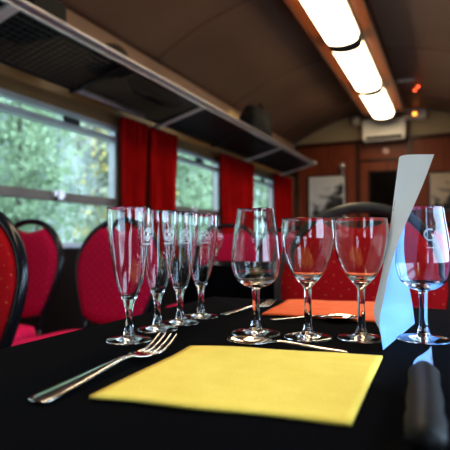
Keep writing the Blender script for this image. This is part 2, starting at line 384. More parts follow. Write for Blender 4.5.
# ceiling smoke detector with red lights
p=at(404,80,2,2.70)
t=thing('ceiling_bracket','pale metal bracket on the ceiling right of the lamps','bracket',(p.x,p.y,zc(p.x)))
MB().b2((-.11,-.03,-.045),(.11,.03,-.004)).build('plate', M['white'], t, bevel=.004)
MB().b2((-.12,-.04,-.05),(-.09,.04,-.03)).build('clip', M['white'], t)
for k,(px,py) in enumerate(((418,89),(415,93))):
    p=at(px,py,2,2.66)
    t=thing('indicator_light',['upper small red ceiling indicator light','lower small red ceiling indicator light'][k],'light',(p.x,p.y,zc(p.x)),0,'pair of red lights on the ceiling')
    MB().lathe([(0,-.03),(.012,-.027),(.02,-.015),(.02,-.002)],16).build('lens', M['redglow'], t, smooth=True)
    MB().lathe([(.02,-.01),(.026,-.01),(.026,-.001),(.02,-.001)],16).build('bezel', M['rackdark'], t, smooth=True)

# ------------------------------------------------------------------ luggage rack
XF,ZF,XRR,ZR=-1.70,1.905,-2.13,1.80
yb=[at(18,2,0,XF).y, at(207,104,0,XF).y, at(283,148,0,XF).y, at(314,163,0,XF).y]
Y0,Y1=yb[0]-1.2,yb[3]+.02
rack=thing('luggage_rack','long wire mesh luggage rack with metal rails above the left windows','luggage rack',(XRR,(Y0+Y1)/2,ZR))
def rk(mb,name,m,**k):
    o=mb.build(name,m,rack,**k); o.matrix_parent_inverse=Matrix.Translation(-Vector(rack.location)); return o
rk(MB().tube([(XF,Y0,ZF),(XF,Y1,ZF)],.013,12),'front_rail',M['rail'],smooth=True)
rk(MB().b2((XF-.03,Y0,ZF-.03),(XF-.012,Y1,ZF+.004)),'front_lip',M['rail'],bevel=.002)
rk(MB().tube([(XRR,Y0,ZR),(XRR,Y1,ZR)],.015,12),'rear_rail',M['rackdark'],smooth=True)
ys1=at(75,88,0,XRR).y; ys2=at(143,114,0,XRR).y
rk(MB().tube([(XRR,ys1,ZR),(XRR,ys2,ZR)],.02,12),'rail_sleeve',M['rail'],smooth=True)
mb=MB(); n=9
ymesh=yb[1]
for i in range(1,n+3):
    f=i/(n+3); mb.beam((XF-.02+(XRR-XF+.02)*f,Y0,ZF+(ZR-ZF)*f-.012),(XF-.02+(XRR-XF+.02)*f,Y1,ZF+(ZR-ZF)*f-.012),.005,.005)
y=Y0
while y<Y1:
    mb.beam((XF-.02,y,ZF-.012),(XRR,y,ZR-.012),.005,.005); y+=.042
rk(mb,'wire_mesh',M['rackdark'])
# solid shelf sheet over the farther bays
bh=noisy('grey_shelf_sheet',(.03,.03,.035),(.06,.06,.065),4,.3,metal=.4)
rk(MB().beam((-1.93,yb[1],1.862),(-1.93,Y1-.02,1.862),.37,.006,Vector((-.24,0,1)).normalized()),'shelf_sheet',bh)
for i,y in enumerate(yb):
    mb=MB(); w=.035 if i else .06
    yy = y if i!=3 else y-.02
    mb.beam((XF-.015,yy,ZF-.024),(XRR,yy,ZR-.032),w,.018)
    mb.beam((XRR,yy,ZR-.02),(XL+.004,yy,ZR-.05),w,.02)
    rk(mb,'bracket',M['white'],bevel=.003)
for y in (yb[0]+.8,(yb[1]+yb[2])/2):
    mb=MB(); mb.beam((XF-.02,y,ZF-.025),(XRR,y,ZR-.03),.02,.02)
    rk(mb,'cross_bar',M['rackdark'])
for y in (yb[3],): rk(MB().lathe([(0,-.03),(.03,-.02),(.034,.0),(.03,.02),(0,.03)],16,(XF,y+.02,ZF)),'end_knob',M['rail'],smooth=True)

# things up on the rack
def lump(name,label,cat,c,r,m,seed,parts=None):
    random.seed(seed); t=thing(name,label,cat,(c[0],c[1],c[2]))
    bm=bmesh.new(); bmesh.ops.create_icosphere(bm,subdivisions=4,radius=1)
    ph=[random.uniform(0,6) for _ in range(6)]
    for v in bm.verts:
        p=v.co; k=1+.07*math.sin(5*p.x+ph[0])*math.sin(4*p.y+ph[1])+.05*math.sin(9*p.z+ph[2]+3*p.y)
        q=p*k; q=Vector([math.copysign(abs(a)**.75,a) for a in q]); v.co=Vector((q.x*r[0],q.y*r[1],(q.z+.9)*r[2] if q.z>-.9 else 0))
    mb=MB(); mb.bm=bm; mb.build('body',m,t,smooth=True); return t
def rz_(x): return ZF+(ZR-ZF)*(x-XF)/(XRR-XF)+.004
p=at(256,118,0,-1.86)
bag=lump('black_bag','rumpled black bag on the far bay of the luggage rack','bag',(-1.86,p.y,rz_(-1.86)+.012),(.13,.27,.19),M['bagblack'],3)
MB().tube([(.05,-.1+.2*i/12,.33+.07*math.sin(PI*i/12)) for i in range(13)],.01,8).build('handle',M['bagblack'],bag,smooth=True)
p=at(229,109,0,-1.78)
tb=lump('tan_pouch','small tan pouch at the rack edge beside the rumpled black bag','pouch',(-1.77,p.y,rz_(-1.77)+.006),(.05,.12,.05),M['tan'],5)
MB().b2((-.045,-.004,.03),(.045,.004,.066)).build('strap',M['brown'],tb)
p=at(112,50,0,-1.85)
hb=lump('felt_hat','dark brown felt hat lying on the near bay of the rack','hat',(-1.86,p.y,rz_(-1.86)+.012),(.10,.12,.075),M['brown'],8)
MB().lathe([(0,.0),(.135,.0),(.14,.008),(.13,.012),(0,.012)],32).build('brim',M['brown'],hb,smooth=True)
p=at(156,102,0,-1.95)
lump('holdall_bag','flat black holdall lying behind the first bright rack bracket','bag',(-1.93,p.y+.0,rz_(-1.93)+.02),(.12,.30,.07),M['bagblack'],12)
p=at(18,25,0,-1.9)
sc=thing('suitcase','dark suitcase lying on the rack at the top left corner','suitcase',(-1.92,p.y-.12,rz_(-1.92)+.035))
MB().b2((-.17,-.3,0),(.17,.3,.16)).build('shell',M['bagblack'],sc,bevel=.02)
MB().tube([(.175,-.07,.08),(.195,-.06,.08),(.195,.06,.08),(.175,.07,.08)],.008,8).build('handle',M['rackdark'],sc,smooth=True)

# ------------------------------------------------------------------ curtains
def curtain(x, inward, y0, y1, ztop, zbot, label, gather=.75, n=7, seed=0):
    random.seed(seed); ph=random.uniform(0,6); w=y1-y0; yc=(y0+y1)/2
    t=thing('curtain',label,'curtain',(x,yc,zbot),0,'red curtains along the left windows' if inward>0 else 'red curtains along the right windows')
    rows=[]; nz=26; ny=110
    for j in range(nz+1):
        f=j/nz; z=(ztop-zbot)*f
        g=gather+(1-gather)*abs(f-.33)**1.1/.67**1.1 if f>.33 else gather+(.12)*(.33-f)/.33
        row=[]
        for i in range(ny+1):
            s=i/ny-.5; y=s*w*g + .012*math.sin(6*f+9*s+ph)
            d=(.026*math.sin(2*PI*n*(s+.5)+ph+.5*math.sin(3*f))+.012*math.sin(2*PI*n*2.3*(s+.5)+2*ph+f*2))
            row.append((inward*d,y,z))
        rows.append(row)
    MB().grid(rows).build('cloth',M['curtain'],t,smooth=True,solid=.002)
    mb=MB(); mb.tube([(0,-w/2-.02,ztop-zbot+.008),(0,w/2+.02,ztop-zbot+.008)],.007,8)
    mb.build('curtain_rail',M['rackdark'],t,smooth=True)
    # header tape
    return t
def cy(px): return at(px,180,0,XL+.09).y
CX=XL+.085
curtain(CX,1,cy(120),cy(147)-.005,1.735,.7,'red curtain at the right edge of the nearest left window',.66,5,1)
curtain(CX,1,cy(148)+.025,cy(177),1.735,.7,'bright red curtain between the first and second left windows, right of the pair',.9,5,2)
curtain(CX,1,cy(220),cy(253),1.735,.7,'red curtain between the second and third left windows',.82,6,3)
curtain(CX,1,cy(275),cy(291),1.735,.7,'red curtain at the far end of the left windows, by the end wall',.85,6,4)
curtain(CX,1,1.24,1.58,1.735,.7,'red curtain left of the nearest window, past the left edge of the view',.85,5,5)
for k,(a,b_) in enumerate(((1.22,1.62),(2.97,3.37),(4.72,5.12))):
    curtain(XR-.085,-1,a,b_,1.735,.7,['red curtain on the right wall, nearest of its row','red curtain on the right wall, second of its row','red curtain on the right wall, farthest of its row'][k],.85,5,6+k)

# ------------------------------------------------------------------ chairs
ZTOP,ZWID,ZLOW=.945,.745,.50
def half_width(z):      # outline of the chair back (frame centre line)
    if z>=ZWID: t=(z-ZWID)/(ZTOP-ZWID); return .215*max(0,1-t**1.9)**.5
    t=(ZWID-z)/(ZWID-ZLOW); return .215-.075*t**1.7
def tilt(z): return .16*(z-.46)         # backrest leans backwards (+y)
def make_chair(label, fabric, frame_m, group):
    t=thing('banquet_chair',label,'chair',(0,0,0),0,group)
    # frame: one bent tube from rear foot up over the arch and down
    pts=[]
    zs=[.46,.48]+[ZLOW+(ZWID-ZLOW)*i/8 for i in range(9)]
    left=[(-half_width(max(z,ZLOW)),z) for z in zs]
    for i in range(1,13):
        a=PI/2*i/12; z=ZWID+(ZTOP-ZWID)*math.sin(a); left.append((-half_width(z) if i<12 else 0,z))
    out=left+[(-x,z) for x,z in left[-2::-1]]
    P=[Vector((x,tilt(z),z)) for x,z in out]
    MB().tube(P,.0145,12,ry=.0145).build('back_frame',frame_m,t,smooth=True)
    # padded back with the hand hole at the top
    def outline(inset):
        o=[]
        for i in range(0,13):
            z=.53+(ZWID-.53)*i/12; o.append((half_width(z)-inset,z))
        for i in range(1,25):
            a=PI/2*i/24; z=ZWID+(ZTOP-ZWID)*math.sin(a); x=half_width(z)-inset if i<24 else 0
            z2=min(z,ZTOP)-inset
            if x<.095: break
            o.append((x,z2))
        hx,hz=o[-1]
        for i in range(1,7):    # edge of the hand hole, dipping to the middle
            f=i/6; o.append((hx*(1-f), hz-.006*math.sin(f*PI/2)-.014*(1-(1-f)**2) ))
        right=o; lft=[(-x,z) for x,z in right[-2::-1]]
        b_=[( .10*math.cos(PI*i/8)*1.35, .53-.03*math.sin(PI*i/8)) for i in range(7,0,-1)]
        return right+lft+b_
    mb=MB(); bm=mb.bm; A=outline(.008); B=outline(.028)
    B=[(x*1.0,z) for x,z in B]; n=len(A)
    def ring(pts,dy): return [bm.verts.new((x,tilt(z)+dy,z)) for x,z in pts]
    cz=sum(z for x,z in A)/n
    def shrink(pts,k): return [(x*k,cz+(z-cz)*k) for x,z in pts]
    r0=ring(shrink(A,1),.012); r1=ring(shrink(A,1.0),-.012); r2=ring(shrink(A,.955),-.026); r3=ring(shrink(A,.8),-.034)
    rb=ring(shrink(A,.93),.022)
    for a,b_ in ((rb,r0),(r0,r1),(r1,r2),(r2,r3)):
        for i in range(n): bm.faces.new((a[i],a[(i+1)%n],b_[(i+1)%n],b_[i]))
    for r in (rb,r3):
        c=bm.verts.new((0,sum(v.co.y for v in r)/n,cz))
        for i in range(n): bm.faces.new((r[i],r[(i+1)%n],c))
    mb.build('backrest',fabric,t,smooth=True)
    # seat cushion
    mb=MB(); bm=mb.bm; n=40; rings=[]
    for k,(s,z) in enumerate(((.9,.415),(1,.425),(1.0,.455),(.96,.475),(.82,.485),(.5,.49))):
        r=[]
        for i in range(n):
            a=2*PI*i/n; e=.45
            x=.21*math.copysign(abs(math.cos(a))**e,math.cos(a)); y=.205*math.copysign(abs(math.sin(a))**e,math.sin(a))
            r.append(bm.verts.new((x*s*(1-.08*(y>0)),y*s-.22,z)))
        rings.append(r)
    for a,b_ in zip(rings,rings[1:]):
        for i in range(n): bm.faces.new((a[i],a[(i+1)%n],b_[(i+1)%n],b_[i]))
    bm.faces.new(rings[0][::-1]); bm.faces.new(rings[-1])
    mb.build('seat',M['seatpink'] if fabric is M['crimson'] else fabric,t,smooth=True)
    MB().b2((-.19,-.4,.395),(.19,-.04,.417)).build('seat_frame',frame_m,t,bevel=.006)
    for s in (-1,1):
        MB().tube([(s*.17,-.38,.41),(s*.185,-.41,.2),(s*.19,-.42,0.001)],.0125,10).build('leg',frame_m,t,smooth=True)
        MB().tube([(s*half_width(.5),tilt(.46),.462),(s*.155,-.03,.41),(s*.165,.02,.2),(s*.17,.06,0.001)],.0125,10).build('leg',frame_m,t,smooth=True)
    return t
def pos(px,d):
    l=(px-225)/F*d; return -math.sin(YAW)*d+math.cos(YAW)*l, math.cos(YAW)*d+math.sin(YAW)*l-.06
GA='banquet chairs with rounded dotted backs'
x,y=pos(360,1.27)
D=make_chair('red dotted banquet chair facing us across the table, behind the wine glasses',M['red'],M['greyframe'],GA); D.location=(x,y,0)
x,y=pos(120,2.12)
Cc=make_chair('crimson banquet chair behind the nearest flute, its pink seat showing',M['crimson'],M['blackmetal'],GA); Cc.location=(x,y,0)
x,y=pos(28,2.32); dup(Cc,(x,y,0),0,'crimson banquet chair below the window, between the left edge chair and the nearest flute')
x,y=pos(-33,1.30); dup(D,(x,y,0),0,'red dotted banquet chair cut off by the left edge of the photo')
A_=[o for o in C.objects if o.get('label','').endswith('edge of the photo') and o.get('category')=='chair'][0]
for ch in A_.children:
    if ch.name.startswith(('back_frame','seat_frame','leg')):
        ch.data=ch.data.copy(); ch.data.materials[0]=M['blackmetal']
x,y=pos(228,3.1); dup(Cc,(x,y,0),0,'far crimson chair behind the black covered side table, left of the first wine glass')
x,y=pos(290,3.75); dup(Cc,(x,y,0),0,'far crimson chair behind the tulip glass and the facing red chair')
x,y=pos(462,2.6); dup(Cc,(x,y,0),0,'far red chair at the right edge of the photo, behind the tulip glass')

# ------------------------------------------------------------------ tables
TX0,TX1,TY0,TY1=-.43,.50,-.28,.875
def table(x0,x1,y0,y1,label):
    t=thing('dining_table',label,'table',((x0+x1)/2,(y0+y1)/2,0))
    w=(x1-x0)/2-.006; h=(y1-y0)/2-.006
    MB().b2((-w,-h,TZ-.03),(w,h,TZ-.003)).build('tabletop',M['wood'],t,bevel=.004)
    for sx in (-1,1):
        for sy in (-1,1): MB().b2((sx*(w-.08)-.02,sy*(h-.08)-.02,0.001),(sx*(w-.08)+.02,sy*(h-.08)+.02,TZ-.03)).build('leg',M['blackmetal'],t)
    return t
def cloth(x0,x1,y0,y1,label,drop=.24):
    mb=MB(); bm=mb.bm; cx,cy_=(x0+x1)/2,(y0+y1)/2; rings=[]
    per=[]; n=60
    for i in range(n): per.append((x0+(x1-x0)*i/n,y0,0,-1))
    for i in range(n): per.append((x1,y0+(y1-y0)*i/n,1,0))
    for i in range(n): per.append((x1-(x1-x0)*i/n,y1,0,1))
    for i in range(n): per.append((x0,y1-(y1-y0)*i/n,-1,0))
    for j,(dz,off) in enumerate(((0,-.006),(-.0015,-.002),(-.006,0),(-.06,.003),(-.16,.010),(-.26,.014),(-drop,.016))):
        r=[]
        for i,(x,y,nx,ny) in enumerate(per):
            wv=math.sin(i*.42)*.6+math.sin(i*.9+1)*.4; a=off+(wv+.6)*.022*min(1,max(0,(-dz-.01)/.25))*.8
            r.append(bm.verts.new((x+nx*a,y+ny*a,TZ+dz)))
        rings.append(r)
    N_=len(per)
    for a,b_ in zip(rings,rings[1:]):
        for i in range(N_): bm.faces.new((a[i],b_[i],b_[(i+1)%N_],a[(i+1)%N_]))
    bm.faces.new(rings[0])
    o=mb.build('tablecloth',M['cloth'],smooth=True)
    return tag(o,label,'tablecloth')
table(TX0,TX1,TY0,TY1,'foreground dining table hidden under the black cloth')
cloth(TX0,TX1,TY0,TY1,'black cloth on the foreground table under the napkins and glasses')
a=tp(170,266); bx0=a.x; by0=a.y+.12
table(-1.06,-.46,1.86,2.26,'side table under black cloth behind the champagne flutes')
cloth(-1.06,-.46,1.86,2.26,'black cloth hanging over the farther side table behind the flutes',.6)

# ------------------------------------------------------------------ glassware
def interp(prof,n):
    # smooth profile through control points (Catmull-Rom)
    P=[Vector((a,b_)) for a,b_ in prof]; out=[]
    for i in range(len(P)-1):
        p0=P[max(i-1,0)];p1=P[i];p2=P[i+1];p3=P[min(i+2,len(P)-1)]
        for k in range(n):
            t=k/n; q=.5*((2*p1)+(-p0+p2)*t+(2*p0-5*p1+4*p2-p3)*t*t+(-p0+3*p1-3*p2+p3)*t**3); out.append((max(q.x,0),q.y))
    out.append((P[-1].x,P[-1].y)); return out
def glass_profile(outer_bowl, base_r, stem_r, zb_out, zb_in, wall=.0008):
    # outer_bowl: control pts (r,z) from stem top to rim
    foot=[(0,.0004),(base_r*.6,.0002),(base_r*.97,0),(base_r,.0008),(base_r*.97,.0017),(base_r*.6,.0028),(base_r*.3,.0050),(stem_r*1.35,.010),(stem_r,.017)]
    o=interp(foot,3)+[(stem_r*.93,(zb_out+.017)/2)]+interp([(stem_r,zb_out-.004)]+outer_bowl,5)
    rim=outer_bowl[-1]; inner=[(max(r-wall,0),z) for r,z in outer_bowl if z>zb_in+.004]
    inn=interp([(0,zb_in),(inner[0][0]*.55,zb_in+.0012)]+inner,5)[::-1]
    return o+[(rim[0]-.0001,rim[1]+.0005),(rim[0]-wall*.5,rim[1]+.0008)]+inn
FL=[(.0062,.0405),(.0095,.049),(.0140,.061),(.0188,.082),(.0228,.110),(.0247,.132),(.0250,.1480)]
TU=[(.0060,.0545),(.0155,.0580),(.0245,.0660),(.0293,.0790),(.0297,.0920),(.0275,.1150),(.0243,.1350),(.0225,.1490)]
WN=[(.0065,.0600),(.0115,.0650),(.0185,.0745),(.0262,.0910),(.0304,.1090),(.0306,.1220),(.0293,.1365)]
def make_glass(name,label,cat,prof,loc,group,sc=1):
    t=thing(name,label,cat,loc,0,group)
    MB().lathe(prof,72).build('glass_body',M['glass'],t,smooth=True); t.scale=(sc,sc,sc)
    return t
pF=glass_profile(FL,.0250,.0044,.0390,.0470)
pT=glass_profile(TU,.0290,.0047,.0535,.0600)
pW=glass_profile(WN,.0270,.0044,.0600,.0675)
def radius_at(ctrl,z):
    q=interp(ctrl,8)
    for (r0,z0),(r1,z1) in zip(q,q[1:]):
        if z0<=z<=z1: return r0+(r1-r0)*(z-z0)/max(z1-z0,1e-9)
    return q[-1][0]
def wrap(t,ctrl,theta,zc_,shapes,name):
    """shapes: lists of 2-D polyline quads strips [(x0,y0,x1,y1..)] in metres, laid on the outside of the bowl"""
    mb=MB(); bm=mb.bm
    for poly in shapes:
        rows=[]
        for pair in poly:
            r_=[]
            for (x,y) in pair:
                z=zc_+y; r=radius_at(ctrl,z)+.00025; a=theta+x/r; r_.append((r*math.cos(a),r*math.sin(a),z))
            rows.append(r_)
        vs=[[bm.verts.new(p) for p in r] for r in rows]
        for i in range(len(vs)-1):
            for j in range(len(vs[0])-1): bm.faces.new((vs[i][j],vs[i][j+1],vs[i+1][j+1],vs[i+1][j]))
    return mb.build(name,M['print'],t,smooth=True)
def ringstrip(r0,r1,a0=0,a1=2*PI,n=36,cx=0,cy=0,sy=1): return [[(cx+r0*math.cos(a0+(a1-a0)*i/n),cy+sy*r0*math.sin(a0+(a1-a0)*i/n)),(cx+r1*math.cos(a0+(a1-a0)*i/n),cy+sy*r1*math.sin(a0+(a1-a0)*i/n))] for i in range(n+1)]
def bar(x0,y0,x1,y1,n=4): return [[(x0+(x1-x0)*i/n,y0),(x0+(x1-x0)*i/n,y1)] for i in range(n+1)]
def emblem():   # round crest: filled disc with cut rings, letter strokes and a line of small lettering below
    s=[ringstrip(.0068,.0078),ringstrip(.0,.0026,sy=1.0,n=20),ringstrip(.0036,.0060,.3,1.3,8),ringstrip(.0036,.0060,1.6,2.6,8),ringstrip(.0036,.0060,3.4,4.5,8),ringstrip(.0036,.0060,4.8,5.9,8)]
    for i in range(6): s.append(bar(-.0066+i*.0023,-.0118,-.0066+i*.0023+.0015,-.0095,1))
    return s
GF='champagne flutes in a row on the black cloth'
fl=[((129,341),18,'nearest champagne flute, tallest and leftmost of the row'),((157.5,330),11,'champagne flute second from the left of the row'),
    ((180,323.5),5,'champagne flute third from the left of the row'),((201,317),3,'farthest champagne flute, rightmost and smallest of the row')]
for (px,py),off,lb in fl:
    p=tp(px,py); t=make_glass('champagne_flute',lb,'glass',pF,(p.x,p.y,TZ+.0006),GF)
    d=(p-CAM).dot(FW); view=math.atan2(CAM.y-p.y,CAM.x-p.x)
    s=min(.85,off*d/F/.0235); wrap(t,FL,view+math.asin(s),.1185,emblem(),'etched_crest')
GW='stemmed wine glasses on the black cloth'
p=tp(256,334); g1=make_glass('wine_glass','tulip shaped tasting glass beside the flutes, with a spoon at its foot','glass',pT,(p.x,p.y,TZ+.0006),GW)
p=tp(308,338); make_glass('wine_glass','round bowled wine glass in front of the orange napkin, left of its twin','glass',pW,(p.x,p.y,TZ+.0006),GW)
p=tp(361.5,339); make_glass('wine_glass','round bowled wine glass next to the curled white card','glass',pW,(p.x,p.y,TZ+.0006),GW)
p=tp(423.7,340); g4=make_glass('wine_glass','tulip shaped tasting glass at the right edge, in front of the curled card','glass',pT,(p.x,p.y,TZ+.0006),GW)
view=math.atan2(CAM.y-p.y,CAM.x-p.x)
sw=[ringstrip(.0050,.0068,1.0,5.0,24,cx=0,cy=.003), bar(-.0045,-.0115,.006,-.0102,4)]
sw+= [[(( .001+.0005*i,.004-.0015*i),(.0028+.0005*i,.004-.0015*i)) for i in range(5)]]
for i in range(5): sw.append(bar(.0062,.0065-i*.0026,.0075+(i%2)*.0006,.0083-i*.0026,1))
wrap(g4,TU,view+.28,.1150,sw,'etched_mark')
# small glasses on the far side table
for k,(px,lb) in enumerate(((222,'small wine glass standing on the far side table, seen beside the last flute'),(262,'small wine glass on the far side table seen through the tulip glass'))):
    x,y=pos(px,2.2 if k==0 else 2.25); make_glass('wine_glass',lb,'glass',pW,(x,y,TZ+.0006),'wine glasses on the far side table')

# ------------------------------------------------------------------ napkins
def napkin(corners,label,m,thick=.0028,lift=()):
    a,b_,c,d=[Vector(q) for q in corners]   # near-left, near-right, far-right, far-left
    n=28; rows=[]
    for j in range(n+1):
        v=j/n; row=[]
        for i in range(n+1):
            u=i/n; p=(a*(1-u)+b_*u)*(1-v)+(d*(1-u)+c*u)*v
            z=.0006+.0009*(1+math.sin(5*u+2*v)*math.sin(4*v+1))*.6
            for (lu,lv,h,s) in lift: z+=h*math.exp(-((u-lu)**2+(v-lv)**2)/s)
            e=.0012*math.sin(11*u)*(v<.01 or v>.99); row.append((p.x,p.y+e,TZ+z))
        rows.append(row)
    o=MB().grid(rows).build('paper_napkin',m,smooth=True,solid=thick)
    # make sure it thickens upward
    o.data.flip_normals() if o.data.polygons[0].normal.z<0 else None
    return tag(o,label,'napkin')
napkin([tp(89,401),tp(352,427.5),tp(383,359),tp(190,350.5)],'square yellow paper napkin lying flat between the fork and the knife',M['yellow'],lift=[(.25,1,.0022,.05),(0,1,.001,.02)])
fr_=tp(397,324); fa=tp(400,304)
napkin([tp(262,316),tp(390,324.5),tp(402,304.5),tp(288,302)],'square orange paper napkin at the far edge of the table behind the glasses',M['orange'],lift=[(.1,.95,.002,.03)])

# ------------------------------------------------------------------ cutlery
def frame_from(a,b_):
    d=(b_-a); d.z=0; L_=d.length; rz=math.atan2(d.y,d.x); return L_,rz
def strip(mb,prof,n=6):
    """prof: (x, halfwidth, z, thickness, dish)"""
    bm=mb.bm; rings=[]
    for x,w,z,th,dish in prof:
        r=[]
        for i in range(n+1):
            y=-w+2*w*i/n; zz=z+dish*((y/w)**2 if w>0 else 0); r.append((x,y,zz+th*.5*(1-.75*(2*i/n-1)**2)))
        for i in range(n,-1,-1):
            y=-w+2*w*i/n; zz=z+dish*((y/w)**2 if w>0 else 0); r.append((x,y,zz-th*.5*(1-.75*(2*i/n-1)**2)))
        rings.append([bm.verts.new(p) for p in r])
    m_=len(rings[0])
    for a,b_ in zip(rings,rings[1:]):
        for i in range(m_): bm.faces.new((a[i],a[(i+1)%m_],b_[(i+1)%m_],b_[i]))
    bm.faces.new(rings[0][::-1]); bm.faces.new(rings[-1])
HANDLE=[(0,.004,.0016,.0018,0),(.01,.0092,.0016,.0022,0),(.05,.0098,.0022,.0024,0),(.22,.0082,.004,.0024,0),(.42,.0052,.0065,.003,0),(.55,.0034,.0078,.0034,0),(.63,.0036,.0068,.0034,0)]
def fork(a,b_,label,up=0.012,sc=1):
    L_,rz=frame_from(a,b_); t=thing('dinner_fork',label,'fork',(a.x,a.y,TZ+.0008),rz)
    h=[(x*L_,w*sc,z*sc,th,0) for x,w,z,th,_ in HANDLE]
    mb=MB(); strip(mb,h+[(.67*L_,.0075*sc,.0050*sc,.0026,.0),(.70*L_,.0112*sc,.0040*sc,.0024,.0008),(.76*L_,.0125*sc,.0034*sc,.0022,.001),(.785*L_,.0125*sc,.0036*sc,.0022,.001)])
    mb.build('handle',M['steel'],t,smooth=True)
    mb=MB()
    for k in range(4):
        yy=(-1.5+k)*.0066*sc
        strip(mb,[(.780*L_,.0024*sc,.0040*sc,.0022,0),(.85*L_,.0021*sc,.0040*sc,.0021,0),(.93*L_,.0018*sc,.0040*sc+up*.4,.0019,0),(.985*L_,.0014*sc,.0040*sc+up*.85,.0015,0),(L_,.0006,.0040*sc+up,.001,0)],3)
        n0=8*5
        for v in list(mb.bm.verts)[-40:]: v.co.y+=yy*(1 if v.co.x<.9*L_ else 1)
    mb.build('tines',M['steel'],t,smooth=True)
    return t
def spoon(a,b_,label,sc=1):     # a = bowl end, b_ = handle end
    L_,rz=frame_from(b_,a); t=thing('spoon',label,'spoon',(b_.x,b_.y,TZ+.0008),rz)
    h=[(x*L_,w*.8*sc,z*sc,th,0) for x,w,z,th,_ in HANDLE]
    mb=MB(); strip(mb,h); mb.build('handle',M['steel'],t,smooth=True)
    mb=MB(); pr=[]
    for i in range(15):
        f=i/14; x=.62+.38*f; w=.0225*sc*math.sin(PI*min(max(f*.96+.02,0),1))**.62*(1-.12*f)+.0022
        dep=.0075*math.sin(PI*f)**.8
        pr.append((x*L_,w,.0072*sc-dep*.75+.0008*f,.0014,dep*.8))
    strip(mb,pr,10); mb.build('bowl',M['steel'],t,smooth=True)
    return t
fork(tp(35,405),tp(168,337,.012),'large steel dinner fork left of the yellow napkin, tines towards the flutes',.011,1)
spoon(tp(228,346),tp(348,355),'steel spoon between the yellow napkin and the tulip tasting glass')
spoon(tp(357,321.5),tp(270,321),'dessert spoon lying along the front edge of the orange napkin',.8)
fork(tp(223,316),tp(272,301,.009),'small fork behind the flutes, beside the left corner of the orange napkin',.008,.75)
# knife at the lower right
a=tp(426,452); b_=tp(423,357,.0)
L_,rz=frame_from(a,b_); k=thing('table_knife','steel table knife with black handle at the lower right corner','knife',(a.x,a.y,TZ+.0008),rz)
LB=(tp(418,386)-a).length
mb=MB(); pr=[(-.02,.008,.011,.012,0),(-.012,.0105,.011,.0155,0),(.01,.0112,.011,.0165,0)]
for x,w in ((.03,.0100),(.05,.0112),(LB-.035,.0100),(LB-.015,.0112),(LB-.003,.0108),(LB,.0095)): pr.append((x,w,.011,.0165,0))
strip(mb,pr,8); mb.build('handle',M['plasticblack'],k,smooth=True)
mb=MB(); bm=mb.bm; sec=[]
n=14
for i in range(n+1):
    f=i/n; x=LB-.004+(L_-LB+.004)*f
    yR=-.0075+.0*f; yL=.0085*(1-max(0,(f-.35)/.65)**2.2)-.0075*max(0,(f-.35)/.65)**2.2
    z=.0085+.001*f
    sec.append([bm.verts.new((x,yR,z+.0011)),bm.verts.new((x,yR,z-.0011)),bm.verts.new((x,yL,z-.0035)),bm.verts.new((x,yL+.0001,z-.0032))])
for p_,q_ in zip(sec,sec[1:]):
    for i in range(4): bm.faces.new((p_[i],p_[(i+1)%4],q_[(i+1)%4],q_[i]))
bm.faces.new(sec[0]); bm.faces.new(sec[-1][::-1])
mb.build('blade',M['steel'],k)

# ------------------------------------------------------------------ curled white card standing on its edge
tabs=[ # z, A(l/d), A depth, silhouette l/d, B(l/d), B depth
 (0,.3204,.503,.329,.3857,.660),(.031,.3120,.503,.309,.380,.655),(.0517,.3224,.502,.3160,.3735,.65),(.075,.331,.501,.3235,.3655,.648),(.095,.341,.50,.3290,.361,.645),
 (.123,.3595,.50,.3370,.362,.64),(.154,.3878,.497,.3440,.368,.64),(.175,.406,.495,.3500,.372,.64),(.205,.4290,.49,.3585,.378,.64)]
rows=[]
def lerp(t,i,j,f): return [t[i][q]+(t[j][q]-t[i][q])*f for q in range(6)]
seq=[]
for i in range(len(tabs)-1):
    for q in range(4): seq.append(lerp(tabs,i,i+1,q/4))
seq.append(list(tabs[-1]))
for pas in range(3):
    s2=[seq[0]]+[[(seq[i-1][q]+2*seq[i][q]+seq[i+1][q])/4 for q in range(6)] for i in range(1,len(seq)-1)]+[seq[-1]]; seq=s2
for z,al,ad,sl,bl,bd in seq:
    A=Vector((al*ad,ad)); B=Vector((bl*bd,bd)); md=ad*.42+bd*.58; m_=Vector((sl*md,md))
    if z<.02: m_=A*.5+B*.5+Vector((-.006,.002))*(z/.02)
    ctl=(m_-A*.25-B*.25)*2; row=[]
    for i in range(21):
        f=i/20; q=A*(1-f)**2+ctl*2*f*(1-f)+B*f*f; row.append(ldz(q.x,q.y,z*(.94+.06*math.sin(min(f,.6)/.6*PI/2))*1.03+.0006))
    rows.append(row)
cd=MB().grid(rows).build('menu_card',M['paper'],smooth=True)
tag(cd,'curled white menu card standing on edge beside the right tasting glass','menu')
# two small printed marks on its outer face
def on_card(u,v):
    i=min(int(v*(len(rows)-1)),len(rows)-2); fv=v*(len(rows)-1)-i; j=min(int(u*20),19); fu=u*20-j
    P=lambda a,b_:rows[a][b_]
    return (P(i,j)*(1-fu)+P(i,j+1)*fu)*(1-fv)+(P(i+1,j)*(1-fu)+P(i+1,j+1)*fu)*fv
off=(CAM-on_card(.3,.7)).normalized()*.0006
for (u0,u1,v0,v1) in ((.36,.40,.705,.712),(.375,.395,.716,.723),(.36,.40,.727,.734),(.38,.41,.738,.745),(.36,.39,.749,.756),(.33,.44,.600,.608)):
    vs=[on_card(u0,v0),on_card(u1,v0),on_card(u1,v1),on_card(u0,v1)]
    mb=MB(); mb.bm.faces.new([mb.bm.verts.new(q+off) for q in vs]); mb.build('printed_mark',M['ink'],cd)

